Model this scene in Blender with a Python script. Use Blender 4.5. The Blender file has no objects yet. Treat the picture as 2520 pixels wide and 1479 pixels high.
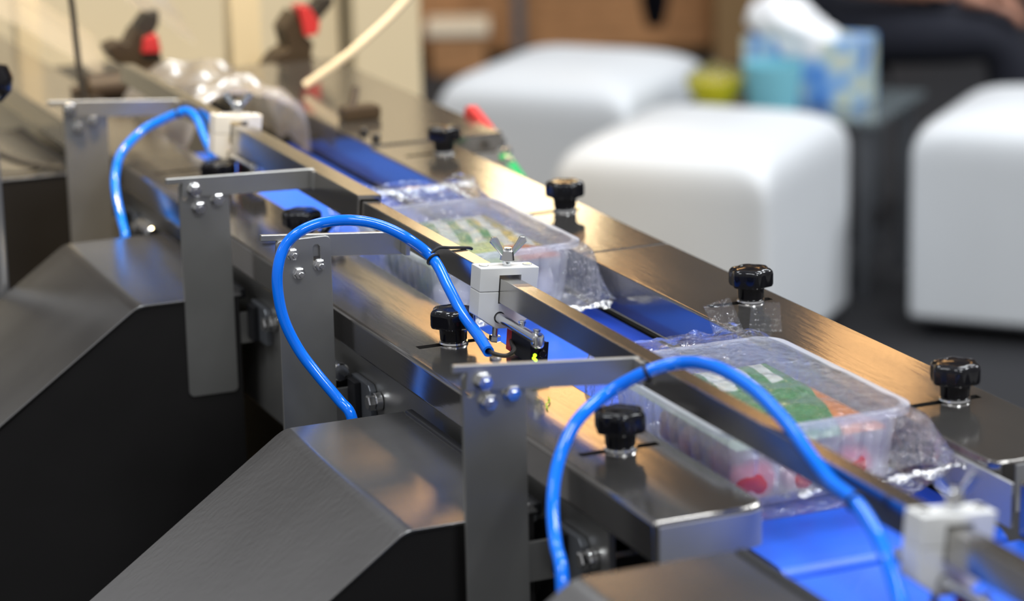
import bpy, bmesh, math, random
from mathutils import Vector, Matrix, noise
random.seed(7)
PI = math.pi
scene = bpy.context.scene
COL = scene.collection

# ------------------------------------------------------------------ camera
PITCH, YAW, ROLL = math.radians(14.68), math.radians(22.82), math.radians(-1.293)
view = Vector((math.sin(YAW)*math.cos(PITCH), math.cos(YAW)*math.cos(PITCH), -math.sin(PITCH)))
right0 = Vector((math.cos(YAW), -math.sin(YAW), 0))
up0 = right0.cross(view)
right = right0*math.cos(ROLL) + up0*math.sin(ROLL)
up = up0*math.cos(ROLL) - right0*math.sin(ROLL)
cam = bpy.data.cameras.new('camera'); cam_o = bpy.data.objects.new('camera', cam); COL.objects.link(cam_o)
m = Matrix((right, up, -view)).transposed().to_4x4(); m.translation = (0, 0, 1.42)
cam_o.matrix_world = m
cam.sensor_width = 36; cam.lens = 6700/2520*36; cam.clip_start = .05; cam.clip_end = 200
cam.dof.use_dof = True; cam.dof.focus_distance = 1.86; cam.dof.aperture_fstop = 5.0; cam.dof.aperture_blades = 0
scene.camera = cam_o

# ------------------------------------------------------------------ light
scene.view_settings.view_transform = 'Standard'; scene.view_settings.look = 'None'
scene.view_settings.gamma = 1; scene.view_settings.use_curve_mapping = False
scene.view_settings.exposure = 0.0
w = bpy.data.worlds.new('hall_ambient'); scene.world = w; w.use_nodes = True
w.node_tree.nodes['Background'].inputs[0].default_value = (.98, .98, 1, 1)
w.node_tree.nodes['Background'].inputs[1].default_value = .34

def area(name, loc, target, size, power, col, size_y=None):
    l = bpy.data.lights.new(name, 'AREA'); l.energy = power; l.color = col; l.size = size
    if size_y: l.shape = 'RECTANGLE'; l.size_y = size_y
    o = bpy.data.objects.new(name, l); COL.objects.link(o); o.location = loc
    o.rotation_euler = (Vector(target)-Vector(loc)).to_track_quat('-Z', 'Y').to_euler(); return o
def point(name, loc, power, col, r):
    l = bpy.data.lights.new(name, 'POINT'); l.energy = power; l.color = col; l.shadow_soft_size = r
    o = bpy.data.objects.new(name, l); COL.objects.link(o); o.location = loc; return o
def spot(name, loc, target, power, col, ang, r, blend=.6):
    l = bpy.data.lights.new(name, 'SPOT'); l.energy = power; l.color = col; l.spot_size = math.radians(ang)
    l.spot_blend = blend; l.shadow_soft_size = r
    o = bpy.data.objects.new(name, l); COL.objects.link(o); o.location = loc
    o.rotation_euler = (Vector(target)-Vector(loc)).to_track_quat('-Z', 'Y').to_euler(); return o
COOL = (.93, .97, 1); WARM = (1, .55, .21)
# ceiling light panels of the hall; the last is an added fill for stool fronts
for x, y, p in ((-1.0, 1.2, 65), (2.4, 1.6, 90), (.8, 4.6, 45), (4.2, 4.8, 55), (5.4, 2.2, 190), (1.2, -2.2, 120)):
    area('ceiling_and_fill_light', (x, y, 4.6), (x*.8+.5, y*.8+.7, 0), 1.5, p, COOL, .9)
# small high-bay lamps: the specks on tubing and film
for x, y, z in ((-1.6, .2, 3.4), (-.4, -.8, 3.6), (.9, .4, 3.9), (-2.4, 2.2, 3.3), (1.9, 2.9, 3.8), (3.1, .9, 3.6), (-.6, 3.4, 3.9)):
    point('high_bay_light', (x, y, z), 22, COOL, .05)
# warm spots of the booth behind the stools, hung at 2.5 to 2.9 m
for x, y, z, p, c, w_, h_ in ((2.936, 6.743, 2.036, 2.1, (1, .78, .46), .30, .12), (3.444, 5.811, 2.346, .80, WARM, .26, .13), (2.66, 6.24, 2.45, 3.0, WARM, .60, .27)):
    area('booth_lamp_light', (x, y, z), (.8, 1.8, .9), w_, p, c, h_)
spot('platform_fill_light', (3.0, 7.2, 2.3), (3.1, 8.0, 0), 60, (1, .7, .4), 80, .06)  # added fill that brightens the wooden boards, no fixture here
spot('machine_spot_and_fill', (1.25, 2.4, 3.1), (1.2, 3.8, 1.05), 230, (1, .76, .44), 40, .08)  # added fill, brightens column and cabinet for the far plate's reflection
spot('machine_spot_and_fill', (.45, 1.75, 2.9), (.72, 2.75, .95), 330, (1, .72, .34), 36, .10)

# ------------------------------------------------------------------ materials
MATS = {}
def nt(name):
    ma = bpy.data.materials.new(name); ma.use_nodes = True; MATS[name] = ma
    return ma, ma.node_tree.nodes, ma.node_tree.links, ma.node_tree.nodes['Principled BSDF']
def pbr(name, col, rough=.5, metal=0, spec=.5, coat=0, noise_amt=0, nscale=40, bump=0, bscale=200, stretch=(1, 1, 1), sss=0, trans=0, ior=1.45):
    ma, N, L, b = nt(name)
    b.inputs['Base Color'].default_value = (*col, 1); b.inputs['Roughness'].default_value = rough
    b.inputs['Metallic'].default_value = metal; b.inputs['Specular IOR Level'].default_value = spec
    b.inputs['Coat Weight'].default_value = coat; b.inputs['Coat Roughness'].default_value = .08
    b.inputs['IOR'].default_value = ior; b.inputs['Transmission Weight'].default_value = trans
    if sss: b.inputs['Subsurface Weight'].default_value = sss; b.inputs['Subsurface Radius'].default_value = (.01, .01, .01)
    tc = N.new('ShaderNodeTexCoord'); mp = N.new('ShaderNodeMapping'); mp.inputs['Scale'].default_value = stretch
    L.new(tc.outputs['Object'], mp.inputs['Vector'])
    if noise_amt:
        n = N.new('ShaderNodeTexNoise'); n.inputs['Scale'].default_value = nscale; n.inputs['Detail'].default_value = 5
        L.new(mp.outputs[0], n.inputs['Vector'])
        mx = N.new('ShaderNodeMix'); mx.data_type = 'RGBA'
        mx.inputs['A'].default_value = (*[c*(1-noise_amt) for c in col], 1); mx.inputs['B'].default_value = (*[min(1, c*(1+noise_amt)) for c in col], 1)
        L.new(n.outputs['Fac'], mx.inputs['Factor']); L.new(mx.outputs['Result'], b.inputs['Base Color'])
        mr = N.new('ShaderNodeMapRange'); mr.inputs[3].default_value = rough*.8; mr.inputs[4].default_value = rough*1.2
        L.new(n.outputs['Fac'], mr.inputs[0]); L.new(mr.outputs[0], b.inputs['Roughness'])
    if bump:
        n2 = N.new('ShaderNodeTexNoise'); n2.inputs['Scale'].default_value = bscale; n2.inputs['Detail'].default_value = 3
        L.new(mp.outputs[0], n2.inputs['Vector'])
        bp = N.new('ShaderNodeBump'); bp.inputs['Strength'].default_value = bump; bp.inputs['Distance'].default_value = .001
        L.new(n2.outputs['Fac'], bp.inputs['Height']); L.new(bp.outputs[0], b.inputs['Normal'])
    return ma
pbr('steel', (.29, .275, .26), .14, .9, noise_amt=.1, nscale=25, bump=.07, bscale=260, stretch=(1, .12, 1))
pbr('steel_plate', (.40, .395, .38), .36, .82, noise_amt=.08, nscale=18, bump=.05, bscale=300)
pbr("steel_hood", (.40, .395, .395), .21, .95, noise_amt=.14, nscale=14, bump=.06, bscale=240, stretch=(.25, 1, 1))
pbr('steel_bar', (.50, .48, .45), .2, 1, noise_amt=.05, nscale=30, bump=.04, bscale=240, stretch=(1, .1, 1))
pbr('steel_satin', (.46, .46, .47), .42, .55, noise_amt=.08, nscale=30)
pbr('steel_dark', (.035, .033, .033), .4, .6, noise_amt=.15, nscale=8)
pbr('chrome', (.78, .78, .78), .16, 1)
pbr('belt_blue', (.012, .115, .72), .38, 0, .5, noise_amt=.05, nscale=60, bump=.05, bscale=500)
pbr('belt_blue_dark', (.006, .05, .42), .45)
pbr('tube_blue', (.0, .17, .90), .12, 0, .4, coat=.25)
pbr('black_plastic', (.005, .005, .007), .13, 0, .4, coat=.1)
pbr('black_rubber', (.01, .01, .012), .5)
pbr('acetal_white', (.66, .66, .65), .38, 0, .4, noise_amt=.03, nscale=80)
pbr('red_plastic', (.42, .028, .03), .35)
pbr('green_plastic', (.0, .30, .08), .35)
pbr('grey_metal', (.20, .21, .23), .4, .7)
pbr('carpet', (.016, .016, .019), .95, noise_amt=.3, nscale=160, bump=.4, bscale=900)
pbr('stool_vinyl', (.645, .665, .69), .42, 0, .35, noise_amt=.02, nscale=10)
pbr('wood', (.40, .20, .085), .5, noise_amt=.35, nscale=6, stretch=(.6, 8, 8))
pbr('post_tan', (.20, .12, .05), .55, noise_amt=.1, nscale=5)
pbr('wall_beige', (.085, .064, .047), .8, noise_amt=.05, nscale=2)
pbr('cabinet_cream', (.55, .48, .34), .35, noise_amt=.03, nscale=5)
pbr('bronze_dark', (.05, .034, .02), .45, .3, noise_amt=.2, nscale=20)
pbr('cable_dark', (.025, .021, .016), .45)
pbr('cream_plastic', (.72, .64, .5), .4)
pbr('cloth_dark', (.009, .010, .018), .9, noise_amt=.2, nscale=60)
pbr('skin', (.36, .17, .11), .5, noise_amt=.08, nscale=30, sss=.1)
pbr('hair', (.012, .009, .008), .5)
pbr('yellow', (.75, .68, .02), .35, coat=.5)
pbr('cyan', (.20, .52, .62), .4)
pbr('tissue_paper', (.86, .86, .88), .8)
pbr('plant_bits', (.35, .5, .04), .6)
pbr('food_red', (.60, .035, .06), .35, coat=.4, noise_amt=.3, nscale=60)
pbr('food_pale', (.62, .60, .66), .4, coat=.3, noise_amt=.2, nscale=50)
pbr('food_green', (.16, .36, .20), .4, coat=.3, noise_amt=.3, nscale=50)
ma, N, L, b = nt('led_green'); b.inputs['Base Color'].default_value = (.3, .8, .02, 1)
b.inputs['Emission Color'].default_value = (.5, 1, .02, 1); b.inputs['Emission Strength'].default_value = 2.2
ma, N, L, b = nt('table_glass'); b.inputs['Base Color'].default_value = (.35, .4, .42, 1); b.inputs['Transmission Weight'].default_value = .7; b.inputs['Roughness'].default_value = .05

def film_mat(name, tint, clear, bscale, bstr, gl_rough=.12, glow=.35):
    ma, N, L, b = nt(name); N.remove(b); out = N['Material Output']
    tc = N.new('ShaderNodeTexCoord')
    n = N.new('ShaderNodeTexNoise'); n.inputs['Scale'].default_value = bscale; n.inputs['Detail'].default_value = 4; n.inputs['Distortion'].default_value = .8
    L.new(tc.outputs['Object'], n.inputs['Vector'])
    bp = N.new('ShaderNodeBump'); bp.inputs['Strength'].default_value = bstr; bp.inputs['Distance'].default_value = .004
    L.new(n.outputs['Fac'], bp.inputs['Height'])
    tr = N.new('ShaderNodeBsdfTransparent')
    df = N.new('ShaderNodeBsdfDiffuse'); df.inputs[0].default_value = (*tint, 1); L.new(bp.outputs[0], df.inputs['Normal'])
    tl = N.new('ShaderNodeBsdfTranslucent'); tl.inputs[0].default_value = (*tint, 1); L.new(bp.outputs[0], tl.inputs['Normal'])
    dm = N.new('ShaderNodeMixShader'); dm.inputs[0].default_value = .45; L.new(df.outputs[0], dm.inputs[1]); L.new(tl.outputs[0], dm.inputs[2])
    m1 = N.new('ShaderNodeMixShader'); m1.inputs[0].default_value = 1-clear; L.new(tr.outputs[0], m1.inputs[1]); L.new(dm.outputs[0], m1.inputs[2])
    gl = N.new('ShaderNodeBsdfGlossy'); gl.inputs['Roughness'].default_value = gl_rough; L.new(bp.outputs[0], gl.inputs['Normal'])
    fr = N.new('ShaderNodeFresnel'); fr.inputs[0].default_value = 1.5; L.new(bp.outputs[0], fr.inputs['Normal'])
    mu = N.new('ShaderNodeMath'); mu.operation = 'MULTIPLY'; mu.inputs[1].default_value = glow*2.2; mu.use_clamp = True; L.new(fr.outputs[0], mu.inputs[0])
    m2 = N.new('ShaderNodeMixShader'); L.new(mu.outputs[0], m2.inputs[0]); L.new(m1.outputs[0], m2.inputs[1]); L.new(gl.outputs[0], m2.inputs[2])
    L.new(m2.outputs[0], out.inputs[0])
film_mat('clear_film', (.9, .9, .95), .95, 110, 1.0, .09, .33)
film_mat('web_film', (.62, .54, .42), .55, 22, .35, .3, .22)
film_mat('tray_plastic', (.90, .91, .98), .50, 60, .05, .25, .16)

def printed_mat(name, kind):
    # flat print on the pouch: green ground, an orange corner, white leaf blades
    ma, N, L, b = nt(name); b.inputs['Roughness'].default_value = .22; b.inputs['Coat Weight'].default_value = .6
    tc = N.new('ShaderNodeTexCoord'); sp = N.new('ShaderNodeSeparateXYZ'); L.new(tc.outputs['Object'], sp.inputs[0])
    def math_(op, a, b_, clamp=False):
        n = N.new('ShaderNodeMath'); n.operation = op; n.use_clamp = clamp
        for i, v in enumerate((a, b_)):
            if hasattr(v, 'type') and not isinstance(v, (int, float)): L.new(v, n.inputs[i])
            else: n.inputs[i].default_value = v
        return n.outputs[0]
    def step(v, k=2500): return math_('MULTIPLY', v, k, True)
    def mix(f, a, b_):
        n = N.new('ShaderNodeMix'); n.data_type = 'RGBA'; L.new(f, n.inputs['Factor'])
        if isinstance(a, tuple): n.inputs['A'].default_value = (*a, 1)
        else: L.new(a, n.inputs['A'])
        n.inputs['B'].default_value = (*b_, 1); return n.outputs['Result']
    X, Y = sp.outputs[0], sp.outputs[1]
    wv = N.new('ShaderNodeTexWave'); wv.inputs['Scale'].default_value = 26; wv.inputs['Distortion'].default_value = 2.2; wv.inputs['Detail'].default_value = 1
    mp = N.new('ShaderNodeMapping'); mp.inputs['Rotation'].default_value = (0, 0, .9); mp.inputs['Scale'].default_value = (1, .15, 1); L.new(tc.outputs['Object'], mp.inputs[0]); L.new(mp.outputs[0], wv.inputs[0])
    if kind == 2:
        col = mix(step(math_('SUBTRACT', math_('SUBTRACT', X, math_('MULTIPLY', Y, .31)), .044)), (.045, .22, .07), (.62, .19, .035))
        far = step(math_('ADD', math_('SUBTRACT', Y, math_('MULTIPLY', X, .25)), -.018), 400)
        leaf = math_('MULTIPLY', far, step(math_('SUBTRACT', wv.outputs['Fac'], .35), 6))
        col = mix(leaf, col, (.62, .64, .62))
        left = step(math_('SUBTRACT', -.018, X) if False else math_('MULTIPLY', math_('ADD', X, .018), -1), 120)
        col = mix(math_('MULTIPLY', left, .6), col, (.50, .54, .47))
    else:
        col = mix(step(math_('SUBTRACT', X, .026), 400), (.06, .24, .09), (.42, .33, .05))
        col = mix(math_('MULTIPLY', step(math_('ADD', Y, .046), 900), step(math_('SUBTRACT', wv.outputs['Fac'], .4), 6)), col, (.60, .63, .60))
        col = mix(math_('MULTIPLY', step(math_('SUBTRACT', -.045, Y)), step(math_('ADD', X, -.008))), col, (.48, .15, .05))
        col = mix(math_('MULTIPLY', step(math_('SUBTRACT', math_('MULTIPLY', Y, -1), .02), 90), step(math_('SUBTRACT', .02, X), 90)), col, (.45, .55, .22))
    L.new(col, b.inputs['Base Color'])
printed_mat('print_a', 1); printed_mat('print_b', 2)
def carton_mat():
    ma, N, L, b = nt('tissue_carton'); b.inputs['Roughness'].default_value = .3
    tc = N.new('ShaderNodeTexCoord'); n = N.new('ShaderNodeTexNoise'); n.inputs['Scale'].default_value = 16; n.inputs['Detail'].default_value = 1
    L.new(tc.outputs['Object'], n.inputs['Vector']); r = N.new('ShaderNodeValToRGB'); e = r.color_ramp.elements
    e[0].position = .3; e[0].color = (.03, .12, .42, 1); e[1].position = .7; e[1].color = (.62, .66, .60, 1)
    for p, c in ((.42, (.10, .28, .70, 1)), (.52, (.35, .55, .78, 1)), (.6, (.55, .62, .50, 1))): k = e.new(p); k.color = c
    L.new(n.outputs['Fac'], r.inputs[0]); L.new(r.outputs[0], b.inputs['Base Color'])
carton_mat()

# ------------------------------------------------------------------ mesh helpers
def box(x0, x1, y0, y1, z0, z1, bev=0, seg=2):
    bm = bmesh.new(); bmesh.ops.create_cube(bm, size=1)
    for v in bm.verts: v.co = Vector(((x0+x1)/2+v.co.x*(x1-x0), (y0+y1)/2+v.co.y*(y1-y0), (z0+z1)/2+v.co.z*(z1-z0)))
    if bev: bmesh.ops.bevel(bm, geom=list(bm.edges), offset=bev, segments=seg, affect='EDGES', profile=.5)
    return bm
def join(*bms):
    out = bmesh.new()
    for b_ in bms:
        me = bpy.data.meshes.new('tmp'); b_.to_mesh(me); b_.free(); out.from_mesh(me); bpy.data.meshes.remove(me)
    return out
def frame_of(d):
    d = d.normalized(); a = Vector((0, 0, 1)) if abs(d.z) < .9 else Vector((1, 0, 0))
    u = a.cross(d).normalized(); return u, d.cross(u)
def cyl(p0, p1, r, n=20, r2=None, bev=0):
    p0, p1 = Vector(p0), Vector(p1); d = p1-p0; ln = d.length; r2 = r if r2 is None else r2
    prof = [(0, 0), (r-bev, 0), (r, bev), (r2, ln-bev), (r2-bev, ln), (0, ln)] if bev else [(0, 0), (r, 0), (r2, ln), (0, ln)]
    bm = lathe(prof, n); u, v = frame_of(d); w_ = d.normalized()
    for q in bm.verts: q.co = p0+u*q.co.x+v*q.co.y+w_*q.co.z
    return bm
def hexp(p, axis, af, h, bev=.0008):
    r = af/math.sqrt(3); return cyl(p, Vector(p)+Vector(axis)*h, r, 6, None, bev)
def lathe(prof, n, mod=None):
    bm = bmesh.new(); rings = []
    for r, z in prof:
        if r < 1e-7: rings.append([bm.verts.new((0, 0, z))])
        else:
            rings.append([bm.verts.new(((r*(mod(t, r, z) if mod else 1))*math.cos(t), (r*(mod(t, r, z) if mod else 1))*math.sin(t), z)) for t in [2*PI*i/n for i in range(n)]])
    for a, c in zip(rings, rings[1:]):
        for i in range(n):
            j = (i+1) % n
            if len(a) == 1 and len(c) == 1: continue
            if len(a) == 1: bm.faces.new((a[0], c[j], c[i]))
            elif len(c) == 1: bm.faces.new((a[i], a[j], c[0]))
            else: bm.faces.new((a[i], a[j], c[j], c[i]))
    bmesh.ops.recalc_face_normals(bm, faces=bm.faces[:]); return bm
def smooth_path(pts, k=6):
    P_ = [Vector(p) for p in pts]; out = []
    for i in range(len(P_)-1):
        a, b_, c, d = P_[max(i-1, 0)], P_[i], P_[i+1], P_[min(i+2, len(P_)-1)]
        for s in range(k):
            t = s/k
            out.append(.5*((2*b_)+(c-a)*t+(2*a-5*b_+4*c-d)*t*t+(3*b_-a-3*c+d)*t**3))
    out.append(P_[-1]); return out
def tube(pts, r, n=14, k=6, hollow=0):
    P_ = smooth_path(pts, k) if k > 1 else [Vector(p) for p in pts]
    bm = bmesh.new(); rings = []; u = None
    for i, p in enumerate(P_):
        d = (P_[min(i+1, len(P_)-1)]-P_[max(i-1, 0)]).normalized()
        if u is None: u, v = frame_of(d)
        else: u = (u-d*u.dot(d)).normalized(); v = d.cross(u)
        rings.append([bm.verts.new(p+(u*math.cos(2*PI*j/n)+v*math.sin(2*PI*j/n))*r) for j in range(n)])
    for a, c in zip(rings, rings[1:]):
        for j in range(n): bm.faces.new((a[j], a[(j+1) % n], c[(j+1) % n], c[j]))
    if hollow:
        for ring, p, s in ((rings[0], P_[0], P_[1]-P_[0]), (rings[-1], P_[-1], P_[-2]-P_[-1])):
            s = s.normalized()*r*2.5
            a = [bm.verts.new(p+(q.co-p)*hollow) for q in ring]; c = [bm.verts.new(q.co+s) for q in a]
            for j in range(n):
                k_ = (j+1) % n; bm.faces.new((ring[j], ring[k_], a[k_], a[j])); bm.faces.new((a[j], a[k_], c[k_], c[j]))
            bm.faces.new(c)
    else: bm.faces.new(rings[0]); bm.faces.new(rings[-1])
    bmesh.ops.recalc_face_normals(bm, faces=bm.faces[:]); return bm
def prism(poly, axis, a0, a1, bev=0, seg=2):
    # poly in the two remaining axes (x,z for axis y; y,z for axis x; x,y for axis z)
    bm = bmesh.new()
    mk = {'y': lambda p, a: (p[0], a, p[1]), 'x': lambda p, a: (a, p[0], p[1]), 'z': lambda p, a: (p[0], p[1], a)}[axis]
    A = [bm.verts.new(mk(p, a0)) for p in poly]; B = [bm.verts.new(mk(p, a1)) for p in poly]; n = len(poly)
    bm.faces.new(A); bm.faces.new(B[::-1])
    for i in range(n): bm.faces.new((A[i], B[i], B[(i+1) % n], A[(i+1) % n]))
    bmesh.ops.recalc_face_normals(bm, faces=bm.faces[:])
    if bev: bmesh.ops.bevel(bm, geom=list(bm.edges), offset=bev, segments=seg, affect='EDGES', profile=.5)
    return bm
def roty(bm, ang, piv):
    bmesh.ops.rotate(bm, verts=bm.verts, cent=piv, matrix=Matrix.Rotation(ang, 3, 'Y')); return bm
def boolean(bm, cutters):
    me = bpy.data.meshes.new('t'); bm.to_mesh(me); bm.free(); o = bpy.data.objects.new('t', me); COL.objects.link(o)
    cs = []
    for c in cutters:
        cm = bpy.data.meshes.new('c'); c.to_mesh(cm); c.free(); co = bpy.data.objects.new('c', cm); COL.objects.link(co); cs.append(co)
        md = o.modifiers.new('b', 'BOOLEAN'); md.operation = 'DIFFERENCE'; md.object = co; md.solver = 'EXACT'
    ev = o.evaluated_get(bpy.context.evaluated_depsgraph_get()); m2 = bpy.data.meshes.new_from_object(ev)
    out = bmesh.new(); out.from_mesh(m2)
    for x in cs+[o]: bpy.data.objects.remove(x, do_unlink=True)
    return out
WORLD = {}
def add(name, bm, mat, parent=None, sharp=35, base=None):
    """link bm (world coordinates) as one mesh object; base = its origin when top-level"""
    org = Vector(base) if base else (WORLD.get(parent.name, Vector()) if parent else None)
    if org is None:
        xs = [v.co for v in bm.verts]
        org = Vector((sum(v.x for v in xs)/len(xs), sum(v.y for v in xs)/len(xs), min(v.z for v in xs)))
    for f in bm.faces: f.smooth = True
    for e in bm.edges:
        if len(e.link_faces) == 2: e.smooth = e.calc_face_angle(0) < math.radians(sharp)
    for v in bm.verts: v.co -= org
    me = bpy.data.meshes.new(name); bm.to_mesh(me); bm.free()
    me.materials.append(MATS[mat]); o = bpy.data.objects.new(name, me); COL.objects.link(o)
    if len(me.polygons) < 3000:
        wn_ = o.modifiers.new('wn', 'WEIGHTED_NORMAL'); wn_.keep_sharp = True; wn_.weight = 100
    if parent:
        o.parent = parent
        o.location = org-WORLD[parent.name]
    else: o.location = org
    WORLD[o.name] = org.copy(); return o
def root(name, loc, label, cat, group=None):
    o = bpy.data.objects.new(name, None); COL.objects.link(o); o.location = loc; o.empty_display_size = .02
    WORLD[o.name] = Vector(loc); return tag(o, label, cat, group)
def tag(o, label, cat, group=None):
    o['label'] = label; o['category'] = cat
    if group: o['group'] = group
    return o
def struct(o): o['kind'] = 'structure'; return o
def dup(src, loc, label, group=None, rotz=None):
    r = src.copy(); COL.objects.link(r); r.location = loc; r['label'] = label; WORLD[r.name] = Vector(loc)
    if rotz is not None: r.rotation_euler.z = rotz
    if group: r['group'] = group
    for ch in src.children:
        c = ch.copy(); COL.objects.link(c); c.parent = r
        for g in ch.children:
            d = g.copy(); COL.objects.link(d); d.parent = c
    return r

# ------------------------------------------------------------------ setting
struct(add('floor', box(-8, 16, -6, 16, -.1, 0), 'carpet'))
pbr('bounce_vinyl', (.42, .41, .40), .5, noise_amt=.05, nscale=3)
struct(add('floor_bounce', box(-8, 16, -6, -.35, 0, .004), 'bounce_vinyl'))  # unseen pale floor behind the camera, added to brighten the steel reflections
wb = box(-6, 14, -.06, .06, 0, 5.6)
bmesh.ops.rotate(wb, verts=wb.verts, cent=(0, 0, 0), matrix=Matrix.Rotation(math.radians(-23), 3, 'Z'))
bmesh.ops.translate(wb, verts=wb.verts, vec=(3.6, 9.2, 0)); struct(add('wall_back', wb, 'wall_beige'))

# ------------------------------------------------------------------ conveyor
ZR = .92
def slot_cut(xa, xb, y, w_=.0075):
    return join(box(xa, xb, y-w_/2, y+w_/2, ZR-.05, ZR+.01))
KN_L = [1.4065, 1.6725, 2.0125, 2.32]; KN_R = [1.402, 1.677, 2.010, 2.281]
lr = prism([(.6195, 1.278), (.680, 1.278), (.6885, 1.2815), (.692, 1.290), (.692, 3.3), (.6195, 3.3)], 'z', .8945, ZR, .0028, 3)
lr = boolean(lr, [slot_cut(.633, .685, y) for y in KN_L])
rl = root('side_rail', (.656, 1.278, .8945), 'long brushed steel side rail in front of the belt, nearest the chutes', 'rail')
add('cover', lr, 'steel', rl, 40)
add('end_cap', prism([(.6225, 1.2766), (.679, 1.2766), (.6875, 1.2800), (.6885, 1.2815), (.680, 1.278), (.6225, 1.278)], 'z', .8960, ZR-.0030), 'steel_satin', rl)
rr = boolean(prism([(.843, 1.290), (.8465, 1.2835), (.855, 1.282), (.919, 1.282), (.919, 1.8645), (.843, 1.8645)], 'z', .888, ZR, .002, 2), [slot_cut(.858, .908, y) for y in KN_R[:2]])
rl = root('side_rail', (.88, 1.282, .888), 'brushed steel rail section beyond the nearer wrapped tray, running to the seam', 'rail')
add('cover', rr, 'steel', rl, 40)
add('end_cap', box(.8565, .917, 1.2806, 1.2819, .8885, ZR-.0025), 'steel_satin', rl)
add('end_flange', box(.8405, .8428, 1.2620, 1.345, .8865, ZR-.006, .0005), 'steel_satin', rl)
rr = boolean(box(.843, .919, 1.8658, 2.335, .888, ZR, .002, 2), [slot_cut(.858, .908, y) for y in KN_R[2:]])
tag(add('side_rail', rr, 'steel', sharp=40, base=(.88, 1.866, .888)), 'steel rail section beyond the farther wrapped tray, glowing with warm reflection', 'rail')
r_ = root('side_rail', (.91, 2.337, .88), 'wide pale steel table plate at the far end of the right rail', 'rail')
add('plate', box(.845, .978, 2.337, 2.82, .885, .9215, .002, 2), 'steel', r_)
add('latch', join(box(.862, .90, 2.455, 2.478, .9216, .935, .003), cyl((.87, 2.46, .93), (.89, 2.50, .945), .004, 10)), 'bronze_dark', r_)
for y in (2.395, 2.362): add('screw', lathe([(0, 0), (.0045, 0), (.004, .004), (0, .0045)], 14).copy() if False else cyl((.859, y, .9215), (.859, y, .9265), .0045, 14, None, .001), 'black_plastic', r_)
rr = boolean(box(.8385, .914, .70, 1.252, .885, ZR, .003, 3), [slot_cut(.853, .9, 1.05)])
tag(add('side_rail', rr, 'steel', sharp=40, base=(.876, .7, .885)), 'near right rail of the next conveyor, cut by the right edge', 'rail')

b_ = root('conveyor_belt', (.766, 2.2, .85), 'blue conveyor belt carrying the two wrapped trays', 'belt')
add('belt_surface', prism([(2.56, .884), (1.272, .884), (1.265, .881), (1.2625, .875), (1.265, .869), (1.272, .866), (2.56, .866)], 'x', .694, .8405, 0), 'belt_blue', b_, 50)
add('belt_seam', box(.822, .8405, 1.29, 2.56, .884, .8846), 'belt_blue_dark', b_)
b_ = root('conveyor_belt', (.766, .9, .85), 'blue belt of the next conveyor in the lower right corner', 'belt')
add('belt_surface', prism([(.55, .885), (1.247, .885), (1.254, .882), (1.2575, .876), (1.254, .870), (1.247, .867), (.55, .867)], 'x', .690, .8375, 0), 'belt_blue', b_, 50)
# bed plates just under the belts and the inner gap strip
tag(add('belt_bed', box(.690, .842, 1.30, 3.25, .855, .8655), 'steel_dark'), 'dark bed plate under the belt beside the long rail', 'bed plate')
f_ = root('conveyor_frame', (.74, 2.3, 0), 'steel conveyor side frame under the long left rail', 'frame')  # frame that carries the belt and rails
add('side_panel', box(.632, .637, 1.365, 3.25, .78, .8943, .001), 'steel_plate', f_)
add('cross_plate', box(.637, .90, 1.40, 1.41, .70, .854), 'steel_dark', f_)
add('body', box(.66, .90, 1.45, 3.2, .05, .78, .004), 'steel_dark', f_)
add('right_panel', box(.845, .85, 1.30, 3.2, .78, .8842), 'steel_dark', f_)
for x in (.68, .88):
    for y in (1.5, 3.1): add('foot', join(cyl((x, y, 0), (x, y, .012), .03, 20), cyl((x, y, .01), (x, y, .06), .01, 12)), 'grey_metal', f_)
f2 = root('conveyor_frame', (.75, .9, 0), 'steel frame of the next conveyor, mostly below the picture', 'frame')
add('body', box(.66, .88, .5, 1.24, .05, .80, .004), 'steel_dark', f2)
add('bed_plate', box(.69, .842, .55, 1.24, .84, .866), 'steel_dark', f2)
add('side_panel', box(.632, .637, .52, 1.2, .78, .86), 'steel_plate', f2)
add('right_panel', box(.842, .848, .52, 1.24, .78, .884), 'steel_plate', f2)
add('web', box(.637, .842, 1.0, 1.01, .79, .845), 'steel_dark', f2)
for x in (.68, .86):
    for y in (.55, 1.18): add('foot', join(cyl((x, y, 0), (x, y, .012), .03, 20), cyl((x, y, .01), (x, y, .06), .01, 12)), 'grey_metal', f2)

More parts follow.
